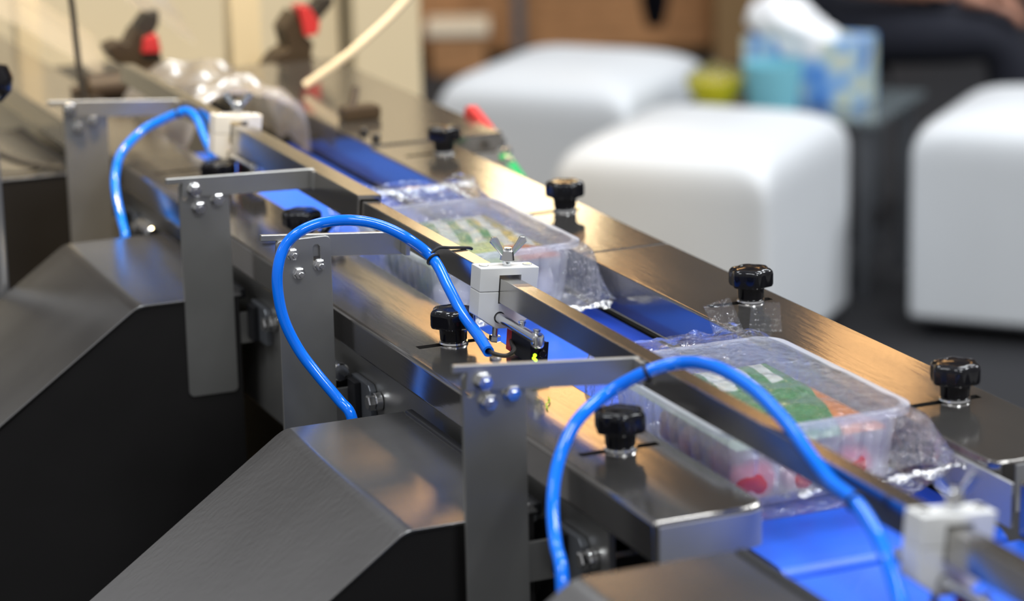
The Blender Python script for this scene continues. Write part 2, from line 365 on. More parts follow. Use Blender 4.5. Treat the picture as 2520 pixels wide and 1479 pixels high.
# ------------------------------------------------------------------ hoods (bent sheet chutes)
def hood(y0, y1, label, z=.88, x1=.617, xc=.53, tail=.16, drop=.35):
    h = root('chute_hood', ((tail+x1)/2, (y0+y1)/2, 0), label, 'chute hood', 'bent steel chute hoods')
    zl = z-(xc-tail)*.714; t = .0022; nx, nz = -.581*t, .814*t
    prof = [(x1, z), (xc+.007, z), (xc+.0035, z-.0004), (xc, z-.0016), (xc-.0035, z-.0036), (tail, zl), (tail+.0013, zl-.0022), (xc-.0022, z-t-.0030), (xc+.001, z-t-.0016), (xc+.007, z-t), (x1, z-t)]
    cs = prism(prof, 'y', y0-.0008, y1+.0008)
    bmesh.ops.bevel(cs, geom=[e for e in cs.edges if abs(e.verts[0].co.y-e.verts[1].co.y) < 1e-6], offset=.0007, segments=2, affect='EDGES', profile=.5)
    add('cover_sheet', cs, 'steel_hood', h, 30)
    side = [(x1-.002, z-t-.0002), (xc+.003, z-t-.0002), (tail+.004, zl-.0045), (tail+.004, drop), (x1-.002, drop)]
    add('side_panel', prism(side, 'y', y0+.0006, y0+.0026), 'steel_dark', h)  # near side: its shade is put into the colour as darker steel
    add('side_panel', prism(side, 'y', y1-.0026, y1-.0006), 'steel_hood', h)  # unseen far side, brighter steel to throw light back
    add('front_panel', box(tail+.002, tail+.004, y0+.003, y1-.003, drop, zl-.006), 'steel_dark', h)
    add('stand', box(tail+.02, x1-.02, y0+.02, y1-.02, 0, drop), 'steel_dark', h)
    add('edge_seal', box(x1, x1+.006, y0+.005, y1-.002, z-.006, z+.002, .0015), 'black_rubber', h)
    return h
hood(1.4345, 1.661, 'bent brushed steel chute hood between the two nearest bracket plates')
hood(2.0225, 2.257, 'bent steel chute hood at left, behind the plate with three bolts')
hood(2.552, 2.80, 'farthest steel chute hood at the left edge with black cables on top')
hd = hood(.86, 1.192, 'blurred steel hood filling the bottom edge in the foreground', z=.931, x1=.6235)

# ------------------------------------------------------------------ star knobs
def knob(loc, label):
    k = root('star_knob', loc, label, 'knob', 'black star knobs on the rails')
    lob = lambda t, r, z: 1+.075*math.cos(6*t)*(1 if r > .008 else 0)
    hp = [(0, .0115), (.0122, .0115), (.0146, .0122), (.0152, .0140), (.0152, .0210), (.0147, .0230), (.0134, .0243), (.0110, .0249), (.0098, .0250), (.0090, .0246), (.005, .0251), (0, .0253)]
    hm = lathe(hp, 72, lambda t, r, z: 1+(.07*math.cos(6*t) if r > .0105 else .07*math.cos(6*t)*max(0, (r-.0085)/.002) if r > .0085 else 0))
    hm2 = lathe([(0, .0018), (.0086, .0018), (.0092, .003), (.0098, .0118), (0, .0118)], 40)
    wm = lathe([(0, .0001), (.0098, .0001), (.0102, .0006), (.0098, .0018), (0, .0018)], 32)
    for nm, bm, mt in (('grip', hm, 'black_plastic'), ('collar', hm2, 'black_plastic'), ('washer', wm, 'chrome')):
        for v in bm.verts: v.co += Vector(loc)
        add(nm, bm, mt, k, 40)
    return k
k0 = knob((.6597, KN_L[1], ZR), 'sharp black star knob on the left rail beside the blue tube end')
G = 'black star knobs on the rails'
dup(k0, (.6600, KN_L[0], ZR), 'black star knob on the left rail end under the near blue tube loop', G, .2)
dup(k0, (.6670, KN_L[2], ZR), 'black star knob on the left rail, half hidden behind the middle blue loop', G, .5)
dup(k0, (.6650, KN_L[3]-.09, ZR), 'blurred black star knob beneath the farthest blue tube', G, .1)
dup(k0, (.8918, KN_R[1], ZR), 'sharp black star knob on the right rail behind the nearer tray film tail', G, .35)
dup(k0, (.8902, KN_R[0], ZR), 'black star knob at the right edge of the picture beside the nearer tray', G, .15)
dup(k0, (.8952, KN_R[2], ZR), 'black star knob on the right rail beside the glowing reflection', G, .6)
dup(k0, (.8957, KN_R[3], ZR), 'farthest black star knob on the right rail near the red handle', G, .3)

# ------------------------------------------------------------------ guide bar, clamp blocks
RA = math.radians(5.0)
XB, ZB = .680, .970          # upper left edge of the bar
def bar(x0, x1, z0, z1, y0, y1): return roty(box(x0, x1, y0, y1, z0, z1, .0008, 2), RA, (.687, 0, .962))
tag(add('guide_bar', bar(.6800, .6935, .9535, .9705, .70, 1.93), 'steel_bar', base=(.687, 1.3, .953)), 'polished rectangular guide bar crossing over both wrapped trays', 'guide bar')
sl = boolean(bar(.6770, .6965, .9520, .9745, 1.909, 2.225), [roty(box(.6793, .6943, 1.90, 2.0, .953, .9715), RA, (.687, 0, .962))])
tag(add('guide_bar', sl, 'steel_bar', base=(.687, 2.07, .952)), 'short wider steel sleeve bar between the far white block and the bar end', 'guide bar')
tag(add('guide_bar', bar(.6800, .6935, .955, .973, 2.226, 2.60), 'steel_bar', base=(.687, 2.4, .955)), 'blurred tan far piece of guide bar behind the farthest white block', 'guide bar')
def clamp(yc, label, dx=0, dz=0):
    r = root('clamp_block', (.687, yc, .935), label, 'clamp', 'white clamp blocks on the guide bar')
    piv = (.687, 0, .962); y0, y1 = yc-.0005, yc+.0165
    T = lambda bm: roty(bm, RA, piv)
    up_ = prism([(.6655, .9612), (.7075, .9612), (.7085, .9775), (.6655, .9775)], 'y', y0, y1, .0008)
    up_ = boolean(up_, [box(.6795, .6955, y0-.01, y1+.01, .95, .9725)])
    add('upper_half', T(up_), 'acetal_white', r)
    lo = prism([(.6655, .961), (.7075, .961), (.7075, .9460), (.694, .9355), (.679, .9355), (.6655, .9440)], 'y', y0, y1, .0008)
    lo = boolean(lo, [box(.6795, .6942, y0-.01, y1+.01, .9528, .98), cyl((.6812, y0-.01, .9433), (.6812, y1+.01, .9433), .0041, 24)])
    add('lower_half', T(lo), 'acetal_white', r)
    ym = yc+.008
    wn = join(cyl((.688, ym, .9775), (.688, ym, .981), .0028, 14), cyl((.688, ym, .9805), (.688, ym, .988), .0050, 20, .0040, .0006), cyl((.688, ym, .988), (.688, ym, .9895), .0026, 14))
    w_n = add('wing_nut', T(wn), 'chrome', r)
    for s in (-1, 1):
        wp = [(s*.0033, .983), (s*.0068, .9868), (s*.0135, .9935), (s*.0122, .9968), (s*.0085, .9972), (s*.0058, .9925), (s*.0030, .9880)]
        add('wing', T(prism([(.688+a, b2) for a, b2 in wp], 'y', ym-.0012, ym+.0012, .0007)), 'chrome', w_n)
    for x in (.671, .703): add('screw', T(cyl((x, ym, .9776), (x, ym, .9783), .0032, 16, None, .0002)), 'chrome', r)
    bt = join(cyl((.6825, ym, .929), (.6825, ym, .9353), .0022, 14), hexp((.6825, ym, .9245), (0, 0, 1), .0072, .0045))
    add('clamp_bolt', T(bt), 'chrome', r)
    rd = join(cyl((.6812, yc-.064, .9433), (.6812, yc+.045, .9433), .0034, 22, None, .0005))
    rod = add('sensor_rod', T(rd), 'chrome', r)
    for yy in (-.036, -.060): add('screw', T(join(cyl((.6822, yc+yy, .9463), (.6822, yc+yy, .9482), .0020, 12), hexp((.6822, yc+yy, .9478), (0, 0, 1), .0044, .0018, .0003))), 'chrome', rod)
    add('end_lug', T(box(.6785, .6865, yc-.0655, yc-.057, .9370, .9475, .0028, 3)), 'chrome', rod)
    return r
GC = 'white clamp blocks on the guide bar'
c0 = clamp(1.638, 'sharp white plastic clamp block with wing nut in the middle of the bar')
dup(c0, (.687, 2.238, .9388), 'blurred white clamp block on the far end of the guide bar', GC)
dup(c0, (.687, 1.077, .9345), 'blurred white clamp block with wing nut in the lower right corner', GC)

def sensor(yc, label):
    r = root('sensor', (.687, yc-.04, .92), label, 'sensor', 'small sensors under the clamp rods')
    cen = (.686, yc-.045, .93)
    def T(bm):
        roty(bm, RA, (.687, 0, .962)); bmesh.ops.rotate(bm, verts=bm.verts, cent=cen, matrix=Matrix.Rotation(math.radians(1), 3, 'X')); return bm
    add('housing', T(box(.6855, .6975, yc-.0445, yc-.0125, .9215, .9365, .0006)), 'black_rubber', r)
    add('cover', T(box(.6855, .6975, yc-.0123, yc-.004, .9215, .9365, .0006)), 'red_plastic', r)
    add('face_plate', T(box(.6853, .6980, yc-.0460, yc-.0447, .9213, .9368, .0003)), 'black_plastic', r)
    add('lens', T(cyl((.6935, yc-.0477, .9290), (.6935, yc-.0460, .9290), .0026, 20, None, .0004)), 'black_plastic', r)
    for a, c in ((.6876, .9262), (.6890, .9248), (.6882, .9282)): add('status_light', T(cyl((a, yc-.0469, c), (a, yc-.0460, c), .0012, 12)), 'led_green', r)
    return r
s0 = sensor(1.638, 'small black photo sensor with green light and red cover on the middle rod')
dup(s0, tuple(WORLD[s0.name]+Vector((0, .6, .0038))), 'blurred dark sensor with red cover near the far clamp block', 'small sensors under the clamp rods')
for ch in list(bpy.data.objects['sensor.001'].children):
    if ch.name.startswith('status_light'): bpy.data.objects.remove(ch, do_unlink=True)
dup(s0, tuple(WORLD[s0.name]+Vector((0, -.561, -.0005))), 'sensor with red cover under the lower right clamp block', 'small sensors under the clamp rods')

# ------------------------------------------------------------------ brackets
def plate_poly(x0, x1, z0, z1, r=.004, ch=0):
    pts = []
    for cx, cz, a in ((x1-r, z1-r, 0), (x0+r, z1-r, 90), (x0+r, z0+r, 180), (x1-r, z0+r, 270)):
        for i in range(5): t = math.radians(a+i*22.5); pts.append((cx+r*math.cos(t), cz+r*math.sin(t)))
    return pts
def capsule_cut(x, z0, z1, r, y0, y1):
    pts = [(x+r*math.cos(math.radians(a)), z1+r*math.sin(math.radians(a))) for a in range(0, 181, 20)]+[(x+r*math.cos(math.radians(a)), z0+r*math.sin(math.radians(a))) for a in range(180, 361, 20)]
    return prism(pts, 'y', y0, y1)
def hexbolt(p, af=.0090, h=.0050):
    x, y, z = p
    dome = cyl((x, y+.0002, z), (x, y-h-.0012, z), af*.46, 6, af*.30, .0005)
    return join(cyl((x, y+.0005, z), (x, y-.0008, z), af*.62, 20, None, .0002), hexp((x, y-.0006, z), (0, -1, 0), af, h, .0007), dome)
def nutbolt(p, af=.0076):
    x, y, z = p
    return join(cyl((x, y+.0005, z), (x, y-.0007, z), af*.60, 20), hexp((x, y-.0005, z), (0, -1, 0), af, .0034, .0006), cyl((x, y, z), (x, y-.0072, z), .0021, 16, None, .0004))
def bracket(y, label, roll, front, bolts, slot, zbot=.80, x0=.570, x1=.6105, ztop=.975, nut=False, arm=(.559, .681), armz=(.9615, .9765), mount=True):
    r = root('guide_bracket', (.59, y, zbot), label, 'bracket', 'guide bar brackets beside the rail')
    pl = prism(plate_poly(x0, x1, zbot, ztop), 'y', y, y+.003)
    pl = boolean(pl, [capsule_cut(slot[0], slot[1], slot[2], .0026, y-.01, y+.01)])
    bmesh.ops.bevel(pl, geom=[e for e in pl.edges if len(e.link_faces) == 2 and e.calc_face_angle(0) > 1], offset=.0003, segments=1, affect='EDGES')
    add('upright_plate', pl, 'steel_plate', r)
    ya, yb = (y-.0035, y-.0001) if front else (y+.0031, y+.0068)
    zt, zb = armz[1], armz[0]
    ap = [(arm[0], zt), (arm[1], zt), (arm[1], zb), (x0+.002, zb), (x0+.002, zt-.0045), (arm[0], zt-.0045)]
    am = prism(ap, 'y', ya, yb, .0004, 1); roty(am, roll, (.60, 0, zt))
    add('arm', am, 'steel_plate', r)
    tb = roty(box(arm[1]-.0045, arm[1]-.0005, ya-.010, ya, zb+.001, zt-.0005, .0008), roll, (.60, 0, zt)); add('arm_tab', tb, 'steel_plate', r)
    for p in bolts: add('nut' if nut else 'bolt', (nutbolt if nut else hexbolt)((p[0], (ya if (front and p[2]) else y), p[1])), 'chrome', r)
    if mount:
        add('mount_arm', box(x1-.012, .630, y+.0031, y+.007, .838, .863, .0004), 'steel_plate', r)
        fl = prism([(y-.030, .842), (y-.030, .868), (y-.026, .872), (y+.009, .872), (y+.009, .842)], 'x', .6265, .6318, .001); add('flange', fl, 'grey_metal', r)
        add('spacer', box(.6215, .6264, y-.012, y+.004, .842, .8705, .001), 'black_rubber', r)
        bz = join(cyl((.6265, y-.0385, .8625), (.6315, y-.0385, .8625), .0066, 24, None, .0004), hexp((.6265, y-.0385, .8625), (-1, 0, 0), .0100, .0055, .0009))
        add('frame_bolt', bz, 'chrome', r)
    return r
bracket(2.4032, 'blurred tan bracket plate farthest to the left, carrying the far blue tube', RA*.9, True, [(.5788, .9700, 1), (.6000, .9575, 0), (.5864, .9524, 0)], (.6036, .962, .970), ztop=.9755, x0=.5735, x1=.6138)
bracket(2.0215, 'upright bracket plate with three hex bolts, left of the middle blue loop', math.radians(1.9), True, [(.5812, .9690, 1), (.6006, .9591, 0), (.5853, .9539, 0)], (.5745, .963, .969), armz=(.9625, .9785))
bracket(1.7839, 'upright bracket plate with slot and nuts behind the middle blue loop', RA, False, [(.6024, .9577, 0), (.5870, .9533, 0), (.5828, .9677, 0)], (.6013, .9605, .9700), nut=True, ztop=.9780, x0=.5715, x1=.6120, armz=(.963, .9795), arm=(.5615, .6715))
bracket(1.4217, 'nearest upright bracket plate with three bolts, left of the near blue loop', RA, True, [(.5770, .9705, 1), (.5961, .9603, 0), (.5810, .9569, 0)], (.5705, .963, .967), x0=.5655, x1=.6058, ztop=.975, armz=(.9625, .9785), arm=(.5585, .6795))

# black valve blocks and small fittings between plates and frame
for i, (y, lb) in enumerate(((1.80, 'black fitting block under the rail behind the middle bracket plate'), (1.455, 'black fitting block under the rail behind the nearest bracket plate'), (2.29, 'black fitting block under the rail by the far blue tube'))):
    r = root('valve_block', (.622, y, .83), lb, 'fitting', 'black fittings under the rail')
    add('body', box(.612, .6318, y, y+.03, .838, .866, .001), 'black_rubber', r)
    add('pipe', cyl((.618, y-.006, .874), (.618, y+.035, .874), .0055, 18, None, .0008), 'grey_metal', r)
    add('neck', cyl((.618, y+.012, .866), (.618, y+.012, .872), .004, 14), 'chrome', r)
    add('cap', cyl((.618, y-.010, .874), (.618, y-.006, .874), .0068, 18, None, .001), 'chrome', r)

# ------------------------------------------------------------------ blue tubes
TR = .0039
def tie(parent, c, d, bar_ring=True):
    c = Vector(c); d = Vector(d).normalized(); u, v = frame_of(d)
    pts = [c+(u*math.cos(t)+v*math.sin(t))*(TR+.0006) for t in [2*PI*i/24 for i in range(25)]]
    add('cable_tie', tube(pts, .0010, 8, 1), 'black_rubber', parent)
def blue_tube(pts, label, ties):
    t = root('air_tube', pts[0], label, 'tube', 'blue air tubes')
    add('hose', tube(pts, TR, 18, 7, .62), 'tube_blue', t, 60)
    for i in ties: tie(t, pts[i], Vector(pts[min(i+1, len(pts)-1)])-Vector(pts[i-1]))
    return t
PC = [(.597, 1.700, .800), (.5965, 1.702, .840), (.5950, 1.7050, .8675), (.5900, 1.7150, .8772), (.5789, 1.7280, .8944), (.5693, 1.7370, .9110), (.5615, 1.7420, .9313), (.5587, 1.7450, .9513), (.5601, 1.7470, .9681), (.5665, 1.7500, .9818), (.5772, 1.7500, .9910), (.5938, 1.7500, .9958), (.6130, 1.7450, .9967), (.6321, 1.7400, .9924), (.6499, 1.7320, .9827), (.6670, 1.7255, .9667), (.6646, 1.6900, .9534), (.6623, 1.6600, .9425), (.6605, 1.6300, .9360), (.6560, 1.6011, .9323)]
tC = blue_tube(PC, 'sharp glossy blue air tube looping in front of the middle bracket plate', [15])
# the tie's loop over the bar
lp = [(.6655, 1.7255, .9710), (.6720, 1.7270, .9740), (.682, 1.729, .9725), (.6955, 1.731, .9705), (.699, 1.732, .9690)]
add('tie_tail', tube(lp, .0011, 8, 4), 'black_rubber', tC)
PD = [(.560, 1.27, .80), (.567, 1.285, .85), (.5733, 1.3000, .8900), (.5809, 1.3250, .8986), (.5881, 1.3450, .9106), (.5963, 1.3600, .9243), (.6070, 1.3720, .9376), (.6212, 1.3800, .9518), (.6456, 1.3900, .9619), (.6651, 1.3797, .9743), (.6836, 1.3700, .9798), (.6895, 1.3400, .9842), (.6919, 1.3000, .9818), (.6880, 1.2550, .9757), (.6810, 1.2150, .9696), (.6719, 1.1750, .9669), (.6690, 1.1450, .9654), (.6633, 1.1150, .9595), (.6568, 1.0900, .9505), (.6507, 1.0700, .9406), (.6433, 1.0500, .9320)]
blue_tube(PD, 'near blue air tube arching over the guide bar in front of the nearer tray', [9, 16])
PA = [(.594, 2.275, .82), (.5951, 2.2900, .8700), (.5976, 2.3100, .8822), (.5990, 2.3300, .9022), (.6032, 2.3450, .9175), (.6130, 2.3550, .9352), (.6356, 2.3650, .9510), (.6520, 2.3620, .9590), (.6670, 2.3522, .9666), (.6740, 2.3450, .9685), (.6750, 2.3200, .9645), (.6730, 2.2900, .9514), (.6707, 2.2400, .9338)]
blue_tube(PA, 'blurred far blue air tube bent over the bar beside the far white block', [8])
# sensor lead from tube end
tag(add('sensor_cable', tube([(.6575, 1.607, .9326), (.6580, 1.596, .9318), (.6640, 1.590, .9312), (.674, 1.6, .931), (.680, 1.618, .9300), (.6845, 1.6295, .9298)], .0015, 10, 6), 'cable_dark'), 'thin black lead from the blue tube end to the middle sensor', 'cable')

# ------------------------------------------------------------------ trays
def tray_pack(y0, y1, label, flabel, far_seal, near_seal, seed):
    x0, x1, zb, zt = .7015, .8345, .8852, .937
    xc, yc = (x0+x1)/2, (y0+y1)/2; hw, hl = (x1-x0)/2, (y1-y0)/2
    r = root('food_tray', (xc, yc, zb), label, 'tray', 'wrapped plastic trays')
    def loop(hw_, hl_, rad, z, rib=0):
        pts = []; arcn = 9
        corners = ((hw_-rad, hl_-rad, 0), (-hw_+rad, hl_-rad, 90), (-hw_+rad, -hl_+rad, 180), (hw_-rad, -hl_+rad, 270))
        for ci, (cx, cy, a) in enumerate(corners):
            for i in range(arcn):
                t = math.radians(a+90*i/(arcn-1)); pts.append((cx+rad*math.cos(t), cy+rad*math.sin(t), 0, 0, 0))
            nx = corners[(ci+1) % 4]; a2 = math.radians(a+90)
            sx, sy = cx+rad*math.cos(a2), cy+rad*math.sin(a2); ex, ey = nx[0]+rad*math.cos(a2), nx[1]+rad*math.sin(a2)
            n = 60 if ci in (1, 3) and False else (72 if abs(ey-sy) > abs(ex-sx) else 48)
            for i in range(1, n):
                f = i/n; q = math.sin(f*n*PI/4); q = rib*(1 if q > .55 else 0)
                pts.append((sx+(ex-sx)*f, sy+(ey-sy)*f, q*math.cos(a2), q*math.sin(a2), 0))
        return [Vector((xc+p[0]+p[2], yc+p[1]+p[3], z)) for p in pts]
    rows = [loop(hw, hl, .020, zt-.0035), loop(hw, hl, .020, zt), loop(hw-.0015, hl-.0015, .019, zt+.0008), loop(hw-.0055, hl-.0055, .016, zt+.0005),
            loop(hw-.0065, hl-.0065, .015, zt-.001), loop(hw-.0075, hl-.0075, .015, zt-.008, 0), loop(hw-.0076, hl-.0076, .015, zt-.0085, -.0009), loop(hw-.0112, hl-.0112, .014, zb+.008, -.0009), loop(hw-.0116, hl-.0116, .014, zb+.006), loop(hw-.0155, hl-.0155, .012, zb+.0005), loop(hw-.03, hl-.03, .010, zb)]
    bm = bmesh.new(); R_ = [[bm.verts.new(p) for p in row] for row in rows]; n = len(R_[0])
    for a, c in zip(R_, R_[1:]):
        for i in range(n): bm.faces.new((a[i], a[(i+1) % n], c[(i+1) % n], c[i]))
    bm.faces.new(R_[-1]); bmesh.ops.recalc_face_normals(bm, faces=bm.faces[:])
    add('tray_shell', bm, 'tray_plastic', r, 50)
    # flow-wrap film: a sleeve around the tray pinched flat at both ends
    ya, za, wa, xa = near_seal; yb, zb2, wb_, xb = far_seal
    M, K = 96, 84; bm = bmesh.new(); rings = []
    for k in range(K+1):
        f = k/K; y = ya+(yb-ya)*f
        inn = min(max((y-ya)/max(y0-.004-ya, .002), 0), 1); inf = min(max((yb-y)/max(yb-y1-.004, .002), 0), 1)
        s = min(inn, inf); e = s*s*(3-2*s) if s < 1 else 1
        e = min(1, e*1.05); sx, sz, sw = (xa, za, wa) if f < .5 else (xb, zb2, wb_)
        h = .0006+(zt+.0028-zb-.0004)/2*e; cz = sz+(((zt+.003+zb)/2)-sz)*e; hw_ = sw+(hw+.002-sw)*min(1, e*1.2); cx = sx+(xc-sx)*min(1, e*1.2)
        ring = []
        for j in range(M):
            t = 2*PI*j/M; c, s_ = math.cos(t), math.sin(t); p = .32
            px = math.copysign(abs(c)**p, c); pz = math.copysign(abs(s_)**p, s_)
            q = Vector((cx+hw_*px, y, cz+h*pz))
            nv = noise.noise_vector(Vector((q.x*55+seed, q.y*55, q.z*30)))
            fold = noise.noise(Vector((q.x*180+seed*3, q.y*14, 0)))
            amp = (.0012+.0042*(1-e)) * (0 if s_ < -.5 else 1)
            up_ok = 1 if s < .97 or pz > .3 else .3
            q += Vector((nv.x*amp*.4, nv.y*amp*.8, (nv.z*amp+fold*amp*.6)*up_ok))
            if k in (0, K): q.y += .0015*(1 if j % 2 else -1)
            if q.z < .8850: q.z = .8850
            if q.x > .8418: q.x = .8418 if q.z < .921 else q.x
            ring.append(bm.verts.new(q))
        rings.append(ring)
    for a, c in zip(rings, rings[1:]):
        for j in range(M): bm.faces.new((a[j], a[(j+1) % M], c[(j+1) % M], c[j]))
    bmesh.ops.recalc_face_normals(bm, faces=bm.faces[:])
    add('film_wrap', bm, 'clear_film', r, 60)
    for (sy, sz, sw, sx), sg in ((near_seal, -1), (far_seal, 1)):
        bm = bmesh.new(); rows = []; nn = 44
        for i in range(7):
            row = []
            for j in range(nn+1):
                fx = j/nn*2-1; x = sx+sw*fx*(1-.02*i)
                wz = .0035*noise.noise(Vector((fx*4+seed, i*.3, sg*2)))*(1+i*.25)
                row.append(bm.verts.new((x, sy+sg*(.0016*i+(.0012 if i == 6 and j % 2 else 0)), max(.8856, sz+wz+(.0005 if i % 2 else 0)))))
            rows.append(row)
        for a, c in zip(rows, rows[1:]):
            for j in range(nn): bm.faces.new((a[j], a[j+1], c[j+1], c[j]))
        add('end_seal', bm, 'clear_film', r, 80)
    return r
def crimp_tail(parent, loc, rx, rz, w_, h):
    bm = bmesh.new(); rows = []; n = 20
    for i in range(12):
        rows.append([bm.verts.new(((j/n-.5)*w_*(1-.012*i), .0015*math.sin(j*.5)*(i/6)+.0005*(i % 2), h*i/11+(.0009 if i == 11 and j % 2 else 0))) for j in range(n+1)])
    for a, c in zip(rows, rows[1:]):
        for j in range(n): bm.faces.new((a[j], a[j+1], c[j+1], c[j]))
    mt = Matrix.Translation(loc) @ Matrix.Rotation(rz, 4, 'Z') @ Matrix.Rotation(rx, 4, 'X'); bmesh.ops.transform(bm, matrix=mt, verts=bm.verts)
    add('film_tail', bm, 'clear_film', parent, 25)
tB = tray_pack(1.350, 1.537, 'nearer clear wrapped tray with green and orange printed pouch', '', (1.556, .936, .060, .768), (1.312, .912, .061, .782), 3.1)
crimp_tail(tB, (.809, 1.550, .936), -.5, .45, .031, .024); crimp_tail(tB, (.831, 1.542, .938), -.3, -.5, .022, .019)
tA = tray_pack(1.832, 2.019, 'farther clear wrapped tray with green and white printed pouch', '', (2.055, .944, .066, .768), (1.795, .899, .064, .775), 8.7)
def pouch(y0, y1, zc, mat, label, seed, x0=.7160, x1=.8205, tilt=0):
    bm = bmesh.new(); n = 40; top, bot = [], []
    for i in range(n+1):
        a, c = [], []
        for j in range(n+1):
            u, v = j/n*2-1, i/n*2-1; e = (1-abs(u)**4)*(1-abs(v)**4)
            x, y = (x0+x1)/2+u*(x1-x0)/2, (y0+y1)/2+v*(y1-y0)/2
            nz = noise.noise(Vector((x*50+seed, y*50, 0)))*.0022+noise.noise(Vector((x*140+seed, y*90, 3)))*.0008
            a.append(bm.verts.new((x, y, zc+tilt*v+e*(.005+nz)))); c.append(bm.verts.new((x, y, zc+tilt*v-e*.006-.0002)))
        top.append(a); bot.append(c)
    for i in range(n):
        for j in range(n):
            bm.faces.new((top[i][j], top[i][j+1], top[i+1][j+1], top[i+1][j])); bm.faces.new((bot[i][j], bot[i+1][j], bot[i+1][j+1], bot[i][j+1]))
    bmesh.ops.remove_doubles(bm, verts=bm.verts, dist=.0003)
    o = add('printed_pouch', bm, mat, None, 60, ((x0+x1)/2, (y0+y1)/2, zc)); tag(o, label, 'pouch'); return o
pouch(1.3640, 1.5230, .9225, 'print_b', 'glossy printed pouch with green field and orange corner in the nearer tray', 1.0)
pouch(1.8465, 2.0045, .9255, 'print_a', 'glossy green and white printed pouch in the farther tray', 5.0)
def lump(loc, s, rz, seed, mat, name, label, grp):
    bm = bmesh.new(); bmesh.ops.create_icosphere(bm, subdivisions=3, radius=1)
    for v in bm.verts:
        d = v.co.copy(); k = 1+.14*noise.noise(d*1.7+Vector((seed, 0, 0)))
        v.co = Matrix.Rotation(rz, 3, 'Z') @ Vector((d.x*s[0]*k, d.y*s[1]*k, d.z*s[2]*k))+Vector(loc)
    tag(add(name, bm, mat, None, 80), label, 'food', grp)
RP = ['front left corner', 'front row, second from the left', 'front row, right of the middle', 'second along the left wall', 'third along the left wall', 'fourth along the left wall, deepest in', 'in the middle behind the front row', 'beside the right wall near the front']
GP = ['front left corner', 'middle of the front row', 'front right', 'second along the left wall', 'third along the left wall', 'fourth along the left wall, deepest in']
i = 0
for x, y, rz in ((.728, 1.372, .3), (.760, 1.374, 1.2), (.795, 1.372, .6), (.733, 1.412, 1.3), (.735, 1.452, .2), (.737, 1.49, 1.0), (.772, 1.42, .5), (.806, 1.41, 1.4)):
    lump((x+.0025, y, .9015), (.0165, .0125, .0128), rz, i*2.3, 'food_red', 'red_fruit_piece', 'glossy red rounded piece in the nearer tray, '+RP[i], 'red pieces in the nearer tray'); i += 1
for x, y, rz in ((.730, 1.860, .3), (.765, 1.858, 1.2), (.800, 1.860, .6), (.733, 1.90, 1.3), (.735, 1.94, .2), (.737, 1.98, 1.0)):
    lump((x+.0025, y, .9025), (.0165, .0135, .0125), rz, i*2.3, 'food_green' if i % 2 else 'food_pale', 'food_piece', ('green' if i % 2 else 'pale')+' rounded piece in the farther tray, '+GP[i-8], 'pale and green pieces in the farther tray'); i += 1

tag(add('leaf_scrap', tube([(.653, 1.498, .9209), (.656, 1.507, .9213), (.661, 1.513, .9212), (.664, 1.522, .9209)], .0005, 6, 4), 'plant_bits'), 'thin yellow green scrap lying on the left rail', 'scrap')
tag(add('tube_clip', join(tube([(.672, 1.985, .9205), (.678, 1.992, .929), (.686, 1.995, .936), (.692, 1.997, .936)], .0035, 10, 5), cyl((.692, 1.997, .936), (.695, 1.998, .936), .0042, 12)), 'black_plastic'), 'small bent black peg on the left rail beside the blue belt', 'peg')
# ------------------------------------------------------------------ right side: bracket with red handle, green handle
r = root('toggle_clamp', (.955, 2.30, .89), 'red handled toggle clamp with bolts behind the far right rail', 'clamp')
add('base_plate', prism([(.922, 2.24), (.945, 2.225), (.962, 2.30), (.990, 2.345), (.990, 2.375), (.979, 2.375), (.979, 2.334), (.922, 2.334)], 'z', .898, .904, .001), 'grey_metal', r)
for x, y in ((.966, 2.318), (.955, 2.272)): add('bolt', join(cyl((x, y, .904), (x, y, .909), .0055, 6), cyl((x, y, .908), (x, y, .912), .003, 12)), 'chrome', r)
add('handle', prism([(2.372, .908), (2.384, .904), (2.418, .9085), (2.447, .9125), (2.438, .9295), (2.428, .931), (2.40, .9225), (2.378, .9145)], 'x', .980, .990, .0025, 3), 'red_plastic', r)
add('link', box(.981, .989, 2.355, 2.374, .904, .912, .002), 'grey_metal', r)
g = root('toggle_clamp', (.955, 2.22, .86), 'green handle tip showing behind the right rail', 'clamp')
add('handle', prism([(2.205, .872), (2.225, .872), (2.27, .899), (2.29, .909), (2.284, .913), (2.25, .900)], 'x', .951, .963, .0035, 3), 'green_plastic', g)
add('arm', box(.920, .955, 2.207, 2.222, .872, .878), 'grey_metal', g)

# ------------------------------------------------------------------ far left machine
r = root('machine_cabinet', (.8, 3.9, 0), 'large cream machine cabinet filling the blurred upper left', 'cabinet')
add('body', box(.15, 1.315, 3.75, 4.5, .05, 1.20, .006), 'cabinet_cream', r)
add('plinth', box(.17, 1.29, 3.78, 4.48, 0, .05), 'steel_dark', r)
add('door', box(.25, .70, 3.738, 3.749, .2, 1.12, .002), 'cabinet_cream', r)
add('handle', box(.27, .29, 3.71, 3.737, .8, .95, .004), 'bronze_dark', r)
r = root('white_column', (1.38, 3.85, 0), 'blurred cream white square column beside the far rail', 'column')
add('body', box(1.325, 1.43, 3.72, 3.95, .04, 1.5, .004), 'cabinet_cream', r)
add('foot', box(1.315, 1.44, 3.71, 3.96, 0, .04, .003), 'steel_dark', r)
tag(add('support_post', box(.745, .775, 3.34, 3.37, 0, 1.30, .003), 'cabinet_cream'), 'tan square post at far left behind the black cable', 'post')
tag(add('support_post', box(.905, .942, 2.955, 2.99, 0, 1.30, .003), 'cabinet_cream'), 'tan square post behind the far wing nut', 'post')
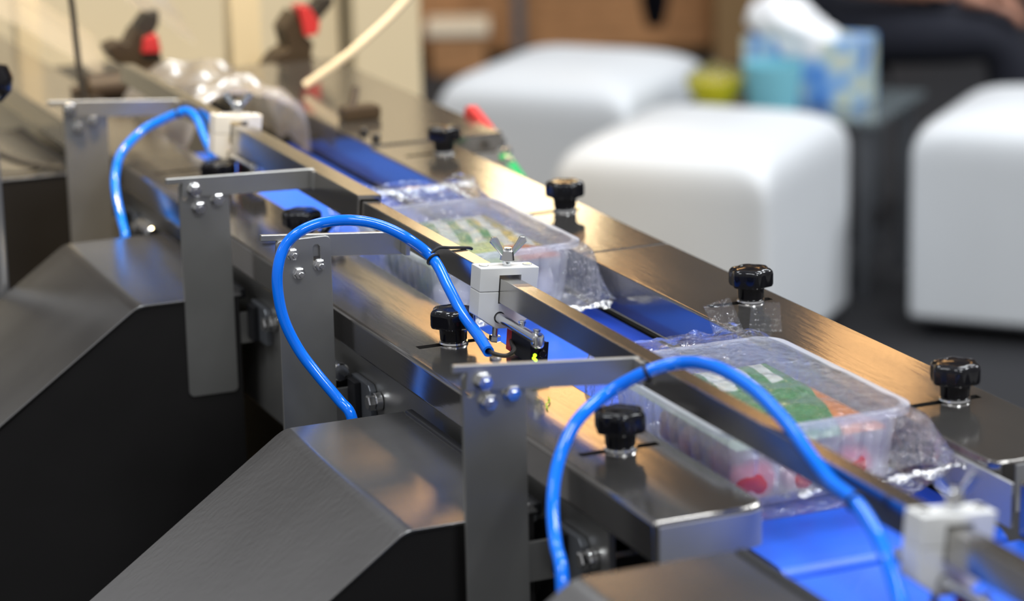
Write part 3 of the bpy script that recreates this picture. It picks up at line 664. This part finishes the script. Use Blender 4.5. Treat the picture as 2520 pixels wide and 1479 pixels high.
tag(add('slant_rod', tube([(.885, 2.64, .9275), (.9247, 2.615, .9402+.02), (.9874, 2.609, 1.0117), (1.04, 2.60, 1.08)], .0042, 12, 4), 'cream_plastic'), 'thin cream rod slanting up from the far rail', 'rod')
tag(add('machine_cable', tube([(.6275, 2.52, .884), (.6262, 2.522, .93), (.6222, 2.527, .9726), (.6222, 2.538, 1.01), (.6226, 2.548, 1.0478), (.618, 2.56, 1.12)], .0031, 10, 6), 'cable_dark'), 'dark upright cable behind the far bracket plate', 'cable')
tag(add('hood_cable', tube([(.50, 2.60, .90), (.535, 2.60, .903), (.570, 2.57, .891), (.605, 2.556, .884)], .0034, 10, 6), 'cable_dark'), 'thick dark cable sloping down on the farthest hood', 'cable')
tag(add('hood_cable', tube([(.53, 2.585, .884), (.555, 2.565, .883), (.58, 2.565, .883), (.605, 2.60, .883)], .0016, 8, 6), 'cable_dark'), 'thin black cable curving along the farthest hood edge', 'cable')
def sheet(fn, nu, nv, name, mat, label, cat):
    bm = bmesh.new(); V = [[bm.verts.new(fn(i/nu, j/nv)) for j in range(nv+1)] for i in range(nu+1)]
    for i in range(nu):
        for j in range(nv): bm.faces.new((V[i][j], V[i+1][j], V[i+1][j+1], V[i][j+1]))
    return tag(add(name, bm, mat, None, 80), label, cat)
def web1(u, v):
    p = Vector((.585, 3.02, 1.00)).lerp(Vector((.725, 2.83, .915)), u)+Vector((.02, .12, .03))*v
    p.z += .012*math.sin(u*PI)+.006*noise.noise(Vector((u*4, v*3, 1))); return p
sheet(web1, 30, 16, 'film_web', 'web_film', 'shiny grey film web slanting down in the upper left corner', 'film')
def web2(u, v):
    a = PI*(v*1.1-.05); y = 2.47+u*.22
    p = Vector((.768-.064*math.cos(a), y, .890+.062*math.sin(a)**.7 if math.sin(a) > 0 else .890))
    n_ = noise.noise_vector(Vector((u*7, v*6, 2))); p += Vector((n_.x*.010, n_.y*.01, abs(n_.z)*.02)); p.z = max(p.z, .886); return p
sheet(web2, 40, 30, 'film_tunnel', 'web_film', 'crumpled cream film tunnel over the far belt beneath the clamps', 'film')
def web3(u, v):
    p = Vector((.83, 2.86, .955)).lerp(Vector((.70, 3.08, 1.03)), u)+Vector((.03, .22, .03))*(v-.2)
    p.z += .012*math.sin(u*3)+.01*noise.noise(Vector((u*5, v*5, 8))); return p
sheet(web3, 24, 16, 'film_web', 'web_film', 'crumpled bright film sheet between the two dark clamps', 'film')
tag(add('forming_roller', join(cyl((.68, 2.745, .925), (.80, 2.745, .925), .016, 24, None, .002), cyl((.665, 2.745, .925), (.815, 2.745, .925), .005, 12)), 'bronze_dark'), 'dark metal roller under the first dark clamp', 'roller')
def hclamp(px_poly, y, th, name, label, red, lever, ax):
    xs = [p[0] for p in px_poly]; zs = [p[1] for p in px_poly]
    r = root(name, (sum(xs)/len(xs), y, min(zs)), label, 'clamp', 'dark clamps with red grips')
    add('jaw', prism(px_poly, 'y', y, y+th, .002), 'bronze_dark', r)
    add('grip', prism(red, 'y', y-.006, y+th*.6, .002), 'red_plastic', r)
    add('lever', prism(lever, 'y', y+th*.2, y+th*.8, .002), 'cable_dark', r)
    add('spindle', cyl((ax[0], y+th*.5, ax[1]), (ax[0]+.02, y+th*.5, ax[1]-.07), .006, 12, None, .001), 'chrome', r)
    return r
A_ = lambda x, y: (.7534+(x-340)*.000469, .9489-(y-130)*.000445+(x-340)*-.00004)
hclamp([A_(*p) for p in ((318, 110), (340, 70), (352, 85), (385, 90), (390, 130), (402, 165), (440, 185), (462, 212), (440, 226), (380, 203), (330, 178), (282, 150), (268, 118), (296, 104))], 2.80, .035, 'film_clamp', 'dark clamp with red grip at upper left above the far bracket', [A_(*p) for p in ((352, 92), (384, 84), (392, 128), (345, 130))], [A_(*p) for p in ((325, 100), (345, 60), (368, 32), (378, 38), (398, 30), (396, 62), (384, 84), (355, 92))], A_(385, 150))
B_ = lambda x, y: (.9486+(x-750)*.000485, .9330-(y-120)*.00046)
hclamp([B_(*p) for p in ((705, 70), (735, 30), (752, 85), (775, 110), (768, 140), (815, 175), (803, 205), (812, 212), (790, 246), (735, 232), (690, 200), (662, 165), (690, 130), (715, 118))], 2.83, .04, 'film_clamp', 'dark clamp with red grip at upper centre beside the cream column', [B_(*p) for p in ((738, 18), (765, 20), (788, 60), (782, 88), (750, 90))], [B_(*p) for p in ((765, 18), (785, 25), (800, 5), (832, 3), (830, 25), (790, 66))], B_(750, 110))
tag(add('hand_knob', lathe([(0, 0), (.012, 0), (.02, .008), (.022, .02), (.018, .03), (0, .034)], 24), 'black_plastic', None, 40), 'black round knob cut by the left edge of the picture', 'knob').location = (.478, 2.27, 1.008)
tag(add('knob_post', cyl((.478, 2.27, .60), (.478, 2.27, 1.008), .006, 12), 'grey_metal'), 'thin post under the black knob at the left edge', 'post')

# ------------------------------------------------------------------ stools, table
U = Vector((.731, .682, 0)); V_ = Vector((-.682, .731, 0))
def stool(corner, du, dv, h, label):
    c = Vector((corner[0], corner[1], 0))+U*du/2+V_*dv/2
    r = root('pouf_stool', (c.x, c.y, 0), label, 'stool', 'white cube stools')
    n = 26; bm = bmesh.new()
    def surf(su, sv, puff):
        return c+U*su*du/2+V_*sv*dv/2
    # body: rounded box with puffed top, built from stacked rounded-square rings
    rings = []
    prof = [(.99, .035), (1.0, .05), (1.0, h-.06), (.997, h-.035), (.985, h-.016), (.96, h-.001), (.92, h+.010), (.85, h+.020), (.74, h+.030), (.58, h+.039), (.4, h+.045), (.2, h+.048)]
    for s, z in prof:
        ring = []
        for i in range(64):
            t = 2*PI*i/64; p = .075 if z < h-.03 else .075+.22*min(1, (z-h+.03)/.075)
            a, b2 = math.cos(t), math.sin(t)
            ring.append(bm.verts.new(c+U*(math.copysign(abs(a)**p, a)*s*du/2)+V_*(math.copysign(abs(b2)**p, b2)*s*dv/2)+Vector((0, 0, z))))
        rings.append(ring)
    for a, c2 in zip(rings, rings[1:]):
        for i in range(64): bm.faces.new((a[i], a[(i+1) % 64], c2[(i+1) % 64], c2[i]))
    bm.faces.new(rings[0][::-1]); bm.faces.new(rings[-1]); add('cushion_body', bm, 'stool_vinyl', r, 50)
    for su in (-.8, .8):
        for sv in (-.8, .8):
            p = surf(su, sv, 0); add('foot', cyl((p.x, p.y, 0), (p.x, p.y, .036), .02, 14), 'black_plastic', r)
stool((2.26, 4.186), .51, .42, .40, 'white padded cube stool in the middle, in front of the glass table')
stool((2.668+.46*.682, 4.38-.46*.731), .46, .46, .40, 'white padded cube stool at the right edge of the picture')
stool((2.35, 4.95), .50, .44, .40, 'white padded cube stool at the back, left of the table')
tc = Vector((2.74, 4.62, 0)); TZ = .375
t = root('glass_table', tuple(tc+U*.18+V_*.22), 'low glass side table behind the middle stool', 'table')
def obox(c0, du, dv, z0, z1, bev=.002):
    bm = box(0, du, 0, dv, z0, z1, bev); mt = Matrix(((U.x, V_.x, 0, c0.x), (U.y, V_.y, 0, c0.y), (0, 0, 1, 0), (0, 0, 0, 1))); bmesh.ops.transform(bm, matrix=mt, verts=bm.verts); return bm
add('top', obox(tc, .36, .44, TZ-.012, TZ), 'table_glass', t)
for a in (.02, .315):
    for b2 in (.02, .395): add('leg', obox(tc+U*a+V_*b2, .025, .025, 0, TZ-.0125), 'grey_metal', t)
add('shelf', obox(tc+U*.046+V_*.046, .268, .348, .12, .13), 'black_rubber', t)
p = tc+U*.12+V_*.075
t = root('tissue_box', tuple(p+U*.065+V_*.125+Vector((0, 0, TZ))), 'blue patterned tissue box with white tissue pulled up on the glass table', 'tissue box')
add('carton', obox(p, .13, .25, TZ+.0005, TZ+.138, .003), 'tissue_carton', t)
bm = bmesh.new(); bmesh.ops.create_icosphere(bm, subdivisions=4, radius=1)
pc = p+U*.035+V_*.15+Vector((0, 0, TZ+.150))
for v in bm.verts:
    d = v.co.copy(); k = 1+.25*noise.noise(d*2.2+Vector((4, 1, 0)))
    v.co = pc+U*d.x*.045*k+V_*d.y*.095*k+Vector((0, 0, d.z*.062*k+d.y*.03))
add('tissue', bm, 'tissue_paper', t, 60)
p2 = tc+U*.05+V_*.235
tag(add('paper_cup', lathe([(0, 0), (.045, 0), (.048, .002), (.062, .10), (.058, .10), (.045, .006), (0, .006)], 32), 'cyan', None, 40, (0, 0, 0)), 'pale blue cup beside the tissue box on the table', 'cup').location = (p2.x, p2.y, TZ+.0005)
p3 = tc+U*.065+V_*.365
bw = root('candy_bowl', (p3.x, p3.y, TZ), 'yellow bowl with clear lid left of the pale blue cup', 'bowl')
bm = lathe([(0, .0005), (.034, .0005), (.055, .034), (.061, .058), (.058, .058), (.051, .034), (.032, .005), (0, .005)], 32)
for v in bm.verts: v.co += Vector((p3.x, p3.y, TZ))
add('bowl', bm, 'yellow', bw, 40)
bm = lathe([(.061, .0585), (.054, .070), (.033, .083), (.008, .088), (.008, .096), (0, .098)], 32)
for v in bm.verts: v.co += Vector((p3.x, p3.y, TZ))
add('lid', bm, 'clear_film', bw, 40)

# ------------------------------------------------------------------ booth platform behind
dirw = Vector((math.cos(math.radians(-23)), math.sin(math.radians(-23)), 0)); nrm = Vector((-dirw.y, dirw.x, 0))
def wbox(c0, l, d, z0, z1, bev=.004):
    bm = box(0, l, 0, d, z0, z1, bev); mt = Matrix(((dirw.x, nrm.x, 0, c0[0]), (dirw.y, nrm.y, 0, c0[1]), (0, 0, 1, 0), (0, 0, 0, 1))); bmesh.ops.transform(bm, matrix=mt, verts=bm.verts); return bm
pf = root('wooden_platform', (3.2, 7.9, 0), 'brown wooden platform of boards far behind the stools', 'platform')
for i in range(4): add('board', wbox((2.2+nrm.x*.0, 8.15+nrm.y*.0), 2.3, .02, .035+i*.058, .088+i*.058), 'wood', pf)
add('base', wbox((2.2+nrm.x*.03, 8.15+nrm.y*.03), 2.3, .6, .0, .265), 'post_tan', pf)
add('deck_board', wbox((2.2-nrm.x*.02, 8.15-nrm.y*.02), 2.3, .7, .2655, .285), 'wood', pf)
def crate(loc, l, d, h, label, mat, name='crate', cat='crate'):
    r = root(name, (loc[0], loc[1], 0), label, cat)
    add('body', wbox(loc, l, d, 0, h, .012), mat, r); add('lid', wbox((loc[0]-dirw.x*.01-nrm.x*.01, loc[1]-dirw.y*.01-nrm.y*.01), l+.02, d+.02, h, h+.03, .006), 'cream_plastic', r)
crate((2.72, 7.62), .17, .2, .13, 'cream topped wooden crate on the floor beside the column', 'wood')
crate((2.93, 7.56), .17, .2, .12, 'second cream topped wooden crate right of the first', 'wood')
tag(add('booth_post', wbox((3.76, 7.30), .13, .13, 0, 2.4), 'post_tan'), 'brown square post behind the tissue box', 'post')
tag(add('thin_post', wbox((3.20, 7.55), .035, .035, 0, 1.6), 'grey_metal'), 'thin grey upright in front of the wooden platform', 'post')
tag(add('green_crate', wbox((3.34, 7.95), .5, .1, .286, .45), 'green_plastic'), 'dark green crate on the wooden platform at the top edge', 'crate')
tag(add('hanging_object', join(lathe([(0, .31), (.020, .31), (.028, .33), (.042, .40), (.042, .44), (0, .45)], 20), cyl((0, 0, .44), (0, 0, 1.6), .008, 8)), 'black_plastic', None, 40, (0, 0, 0)), 'small dark tapered object hanging at the top edge', 'lamp').location = (3.05, 6.26, .01)  # unidentified dark tapered shape on a thin rod

# ------------------------------------------------------------------ seated person
def skin_body(name, J, E_, mat, parent, rootj):
    me = bpy.data.meshes.new(name); names = list(J); idx = {k: i for i, k in enumerate(names)}
    org = WORLD[parent.name]
    me.from_pydata([Vector(J[k][0])-org for k in names], [(idx[a], idx[b2]) for a, b2 in E_], [])
    o = bpy.data.objects.new(name, me); COL.objects.link(o)
    md = o.modifiers.new('skin', 'SKIN'); md.use_smooth_shade = True
    for k in names:
        sv = me.skin_vertices[0].data[idx[k]]; rr_ = J[k][1]; sv.radius = rr_ if isinstance(rr_, tuple) else (rr_, rr_); sv.use_root = (k == rootj)
    s2 = o.modifiers.new('sub', 'SUBSURF'); s2.levels = 2; s2.render_levels = 2
    ev = o.evaluated_get(bpy.context.evaluated_depsgraph_get()); m2 = bpy.data.meshes.new_from_object(ev)
    bpy.data.objects.remove(o, do_unlink=True)
    for f in m2.polygons: f.use_smooth = True
    m2.materials.clear(); m2.materials.append(MATS[mat]); q = bpy.data.objects.new(name, m2); COL.objects.link(q); q.parent = parent; WORLD[q.name] = org.copy(); return q
fw = Vector((.865, -.50, 0)); sd = Vector((.50, .865, 0)); hip = Vector((2.93, 5.32, .468))
per = root('person', (hip.x+fw.x*.25, hip.y+fw.y*.25, 0), 'seated person in dark trousers with a bare forearm resting on the thigh', 'person')
def P3(f, s, z): return hip+fw*f+sd*s+Vector((0, 0, z))
J = {'pel': (P3(0, 0, .02), (.13, .11)), 'abd': (P3(-.01, 0, .16), (.12, .10)), 'chest': (P3(-.01, 0, .36), (.14, .11)), 'neckb': (P3(0, 0, .52), .07), 'neck': (P3(.02, 0, .58), .05), 'headb': (P3(.04, 0, .66), .075), 'head': (P3(.045, 0, .75), .088), 'crown': (P3(.03, 0, .82), .06)}
Eb = [('pel', 'abd'), ('abd', 'chest'), ('chest', 'neckb'), ('neckb', 'neck'), ('neck', 'headb'), ('headb', 'head'), ('head', 'crown')]
for s, n_ in ((-1, 'r'), (1, 'l')):
    J.update({'th'+n_: (P3(.10, s*.10, -.005), .086), 'mid'+n_: (P3(.28, s*.115, -.01), .074), 'kn'+n_: (P3(.47, s*.12, -.02), .060), 'sh'+n_: (P3(.47+.03, s*.12, -.20), .052), 'an'+n_: (P3(.45, s*.12, -.40), .036), 'he'+n_: (P3(.46, s*.12, -.448), .034), 'to'+n_: (P3(.62, s*.13, -.455), .028),
              'clv'+n_: (P3(-.01, s*.12, .48), .07), 'shd'+n_: (P3(0, s*.19, .44), .058), 'elb'+n_: (P3(.06, s*.215, .135), .040), 'wri'+n_: (P3(.36, s*.135, .078), .028)})
    Eb += [('pel', 'th'+n_), ('th'+n_, 'mid'+n_), ('mid'+n_, 'kn'+n_), ('kn'+n_, 'sh'+n_), ('sh'+n_, 'an'+n_), ('an'+n_, 'he'+n_), ('he'+n_, 'to'+n_), ('chest', 'clv'+n_), ('clv'+n_, 'shd'+n_), ('shd'+n_, 'elb'+n_), ('elb'+n_, 'wri'+n_)]
body = skin_body('body', J, Eb, 'cloth_dark', per, 'pel')
# skin material on head, forearms
body.data.materials.append(MATS['skin']); org = WORLD[per.name]
for f in body.data.polygons:
    c = f.center+org-hip; fc, zc, sc_ = c.dot(fw), c.z, abs(c.dot(sd))
    if zc > .57 or (sc_ > .10 and fc > .07 and zc > .064 and zc < .30 and (zc-.077) > (.0 if fc < .33 else .0) and not (fc < .2 and zc < .085)): f.material_index = 1
for s, n_ in ((-1, 'hand'), (1, 'hand')):
    w0 = P3(.36, s*.135, .078)
    HJ = {'w': (w0, .026), 'p': (w0+fw*.045+Vector((0, 0, -.012)), (.036, .016)), 'p2': (w0+fw*.085+Vector((0, 0, -.022)), (.038, .014))}; HE = [('w', 'p'), ('p', 'p2')]
    skin_body('hand', HJ, HE, 'skin', per, 'w')
    for i, ln in enumerate((.062, .072, .068, .052)):
        o_ = sd*((i-1.5)*.019); a = w0+fw*.080+Vector((0, 0, -.022))+o_
        skin_body('finger', {'a': (a, .0095), 'b': (a+fw*ln*.5+Vector((0, 0, -.008)), .009), 'c': (a+fw*ln*.8+Vector((0, 0, -.024)), .0085), 'd': (a+fw*ln+Vector((0, 0, -.042)), .0075)}, [('a', 'b'), ('b', 'c'), ('c', 'd')], 'skin', per, 'a')
    a = w0+fw*.03-sd*s*.028+Vector((0, 0, -.012))
    skin_body('thumb', {'a': (a, .011), 'b': (a+fw*.03-sd*s*.018+Vector((0, 0, -.008)), .0105), 'c': (a+fw*.058-sd*s*.022+Vector((0, 0, -.020)), .009)}, [('a', 'b'), ('b', 'c')], 'skin', per, 'a')
hb = bmesh.new(); bmesh.ops.create_uvsphere(hb, u_segments=24, v_segments=16, radius=1)
hc = P3(.02, 0, .765)
for v in hb.verts: d = v.co.copy(); v.co = hc+fw*(d.x*.098)+sd*(d.y*.090)+Vector((0, 0, d.z*.10))
bmesh.ops.delete(hb, geom=[v for v in hb.verts if (v.co-hc).dot(fw) > .035 and v.co.z < hc.z+.05], context='VERTS')
add('hair', hb, 'hair', per)
for s in (-1, 1):
    bm = bmesh.new(); bmesh.ops.create_uvsphere(bm, u_segments=12, v_segments=8, radius=.011)
    for v in bm.verts: v.co += P3(.118, s*.03, .745)
    add('eye', bm, 'hair', per)
bm = lathe([(0, 0), (.012, .002), (.008, .02), (0, .032)], 12)
for v in bm.verts: v.co = P3(.132, 0, .70)+fw*v.co.x*.8+sd*v.co.y+Vector((0, 0, v.co.z))
add('nose', bm, 'skin', per)
add('mouth', tube([P3(.118, -.022, .675), P3(.125, 0, .673), P3(.118, .022, .675)], .005, 8, 4), 'red_plastic', per)
sb = root('bench_seat', (hip.x, hip.y, 0), 'dark stool under the seated person', 'stool')
def pbox(f0, f1, s0, s1, z0, z1, bev):
    bm = box(f0, f1, s0, s1, z0, z1, bev); mt = Matrix(((fw.x, sd.x, 0, hip.x), (fw.y, sd.y, 0, hip.y), (0, 0, 1, 0), (0, 0, 0, 1))); bmesh.ops.transform(bm, matrix=mt, verts=bm.verts); return bm
add('seat', pbox(-.10, .22, -.19, .21, .30, .378, .02), 'black_rubber', sb)
for a in (-.07, .19):
    for c in (-.16, .18): add('leg', pbox(a-.015, a+.015, c-.015, c+.015, 0, .30, .002), 'grey_metal', sb)
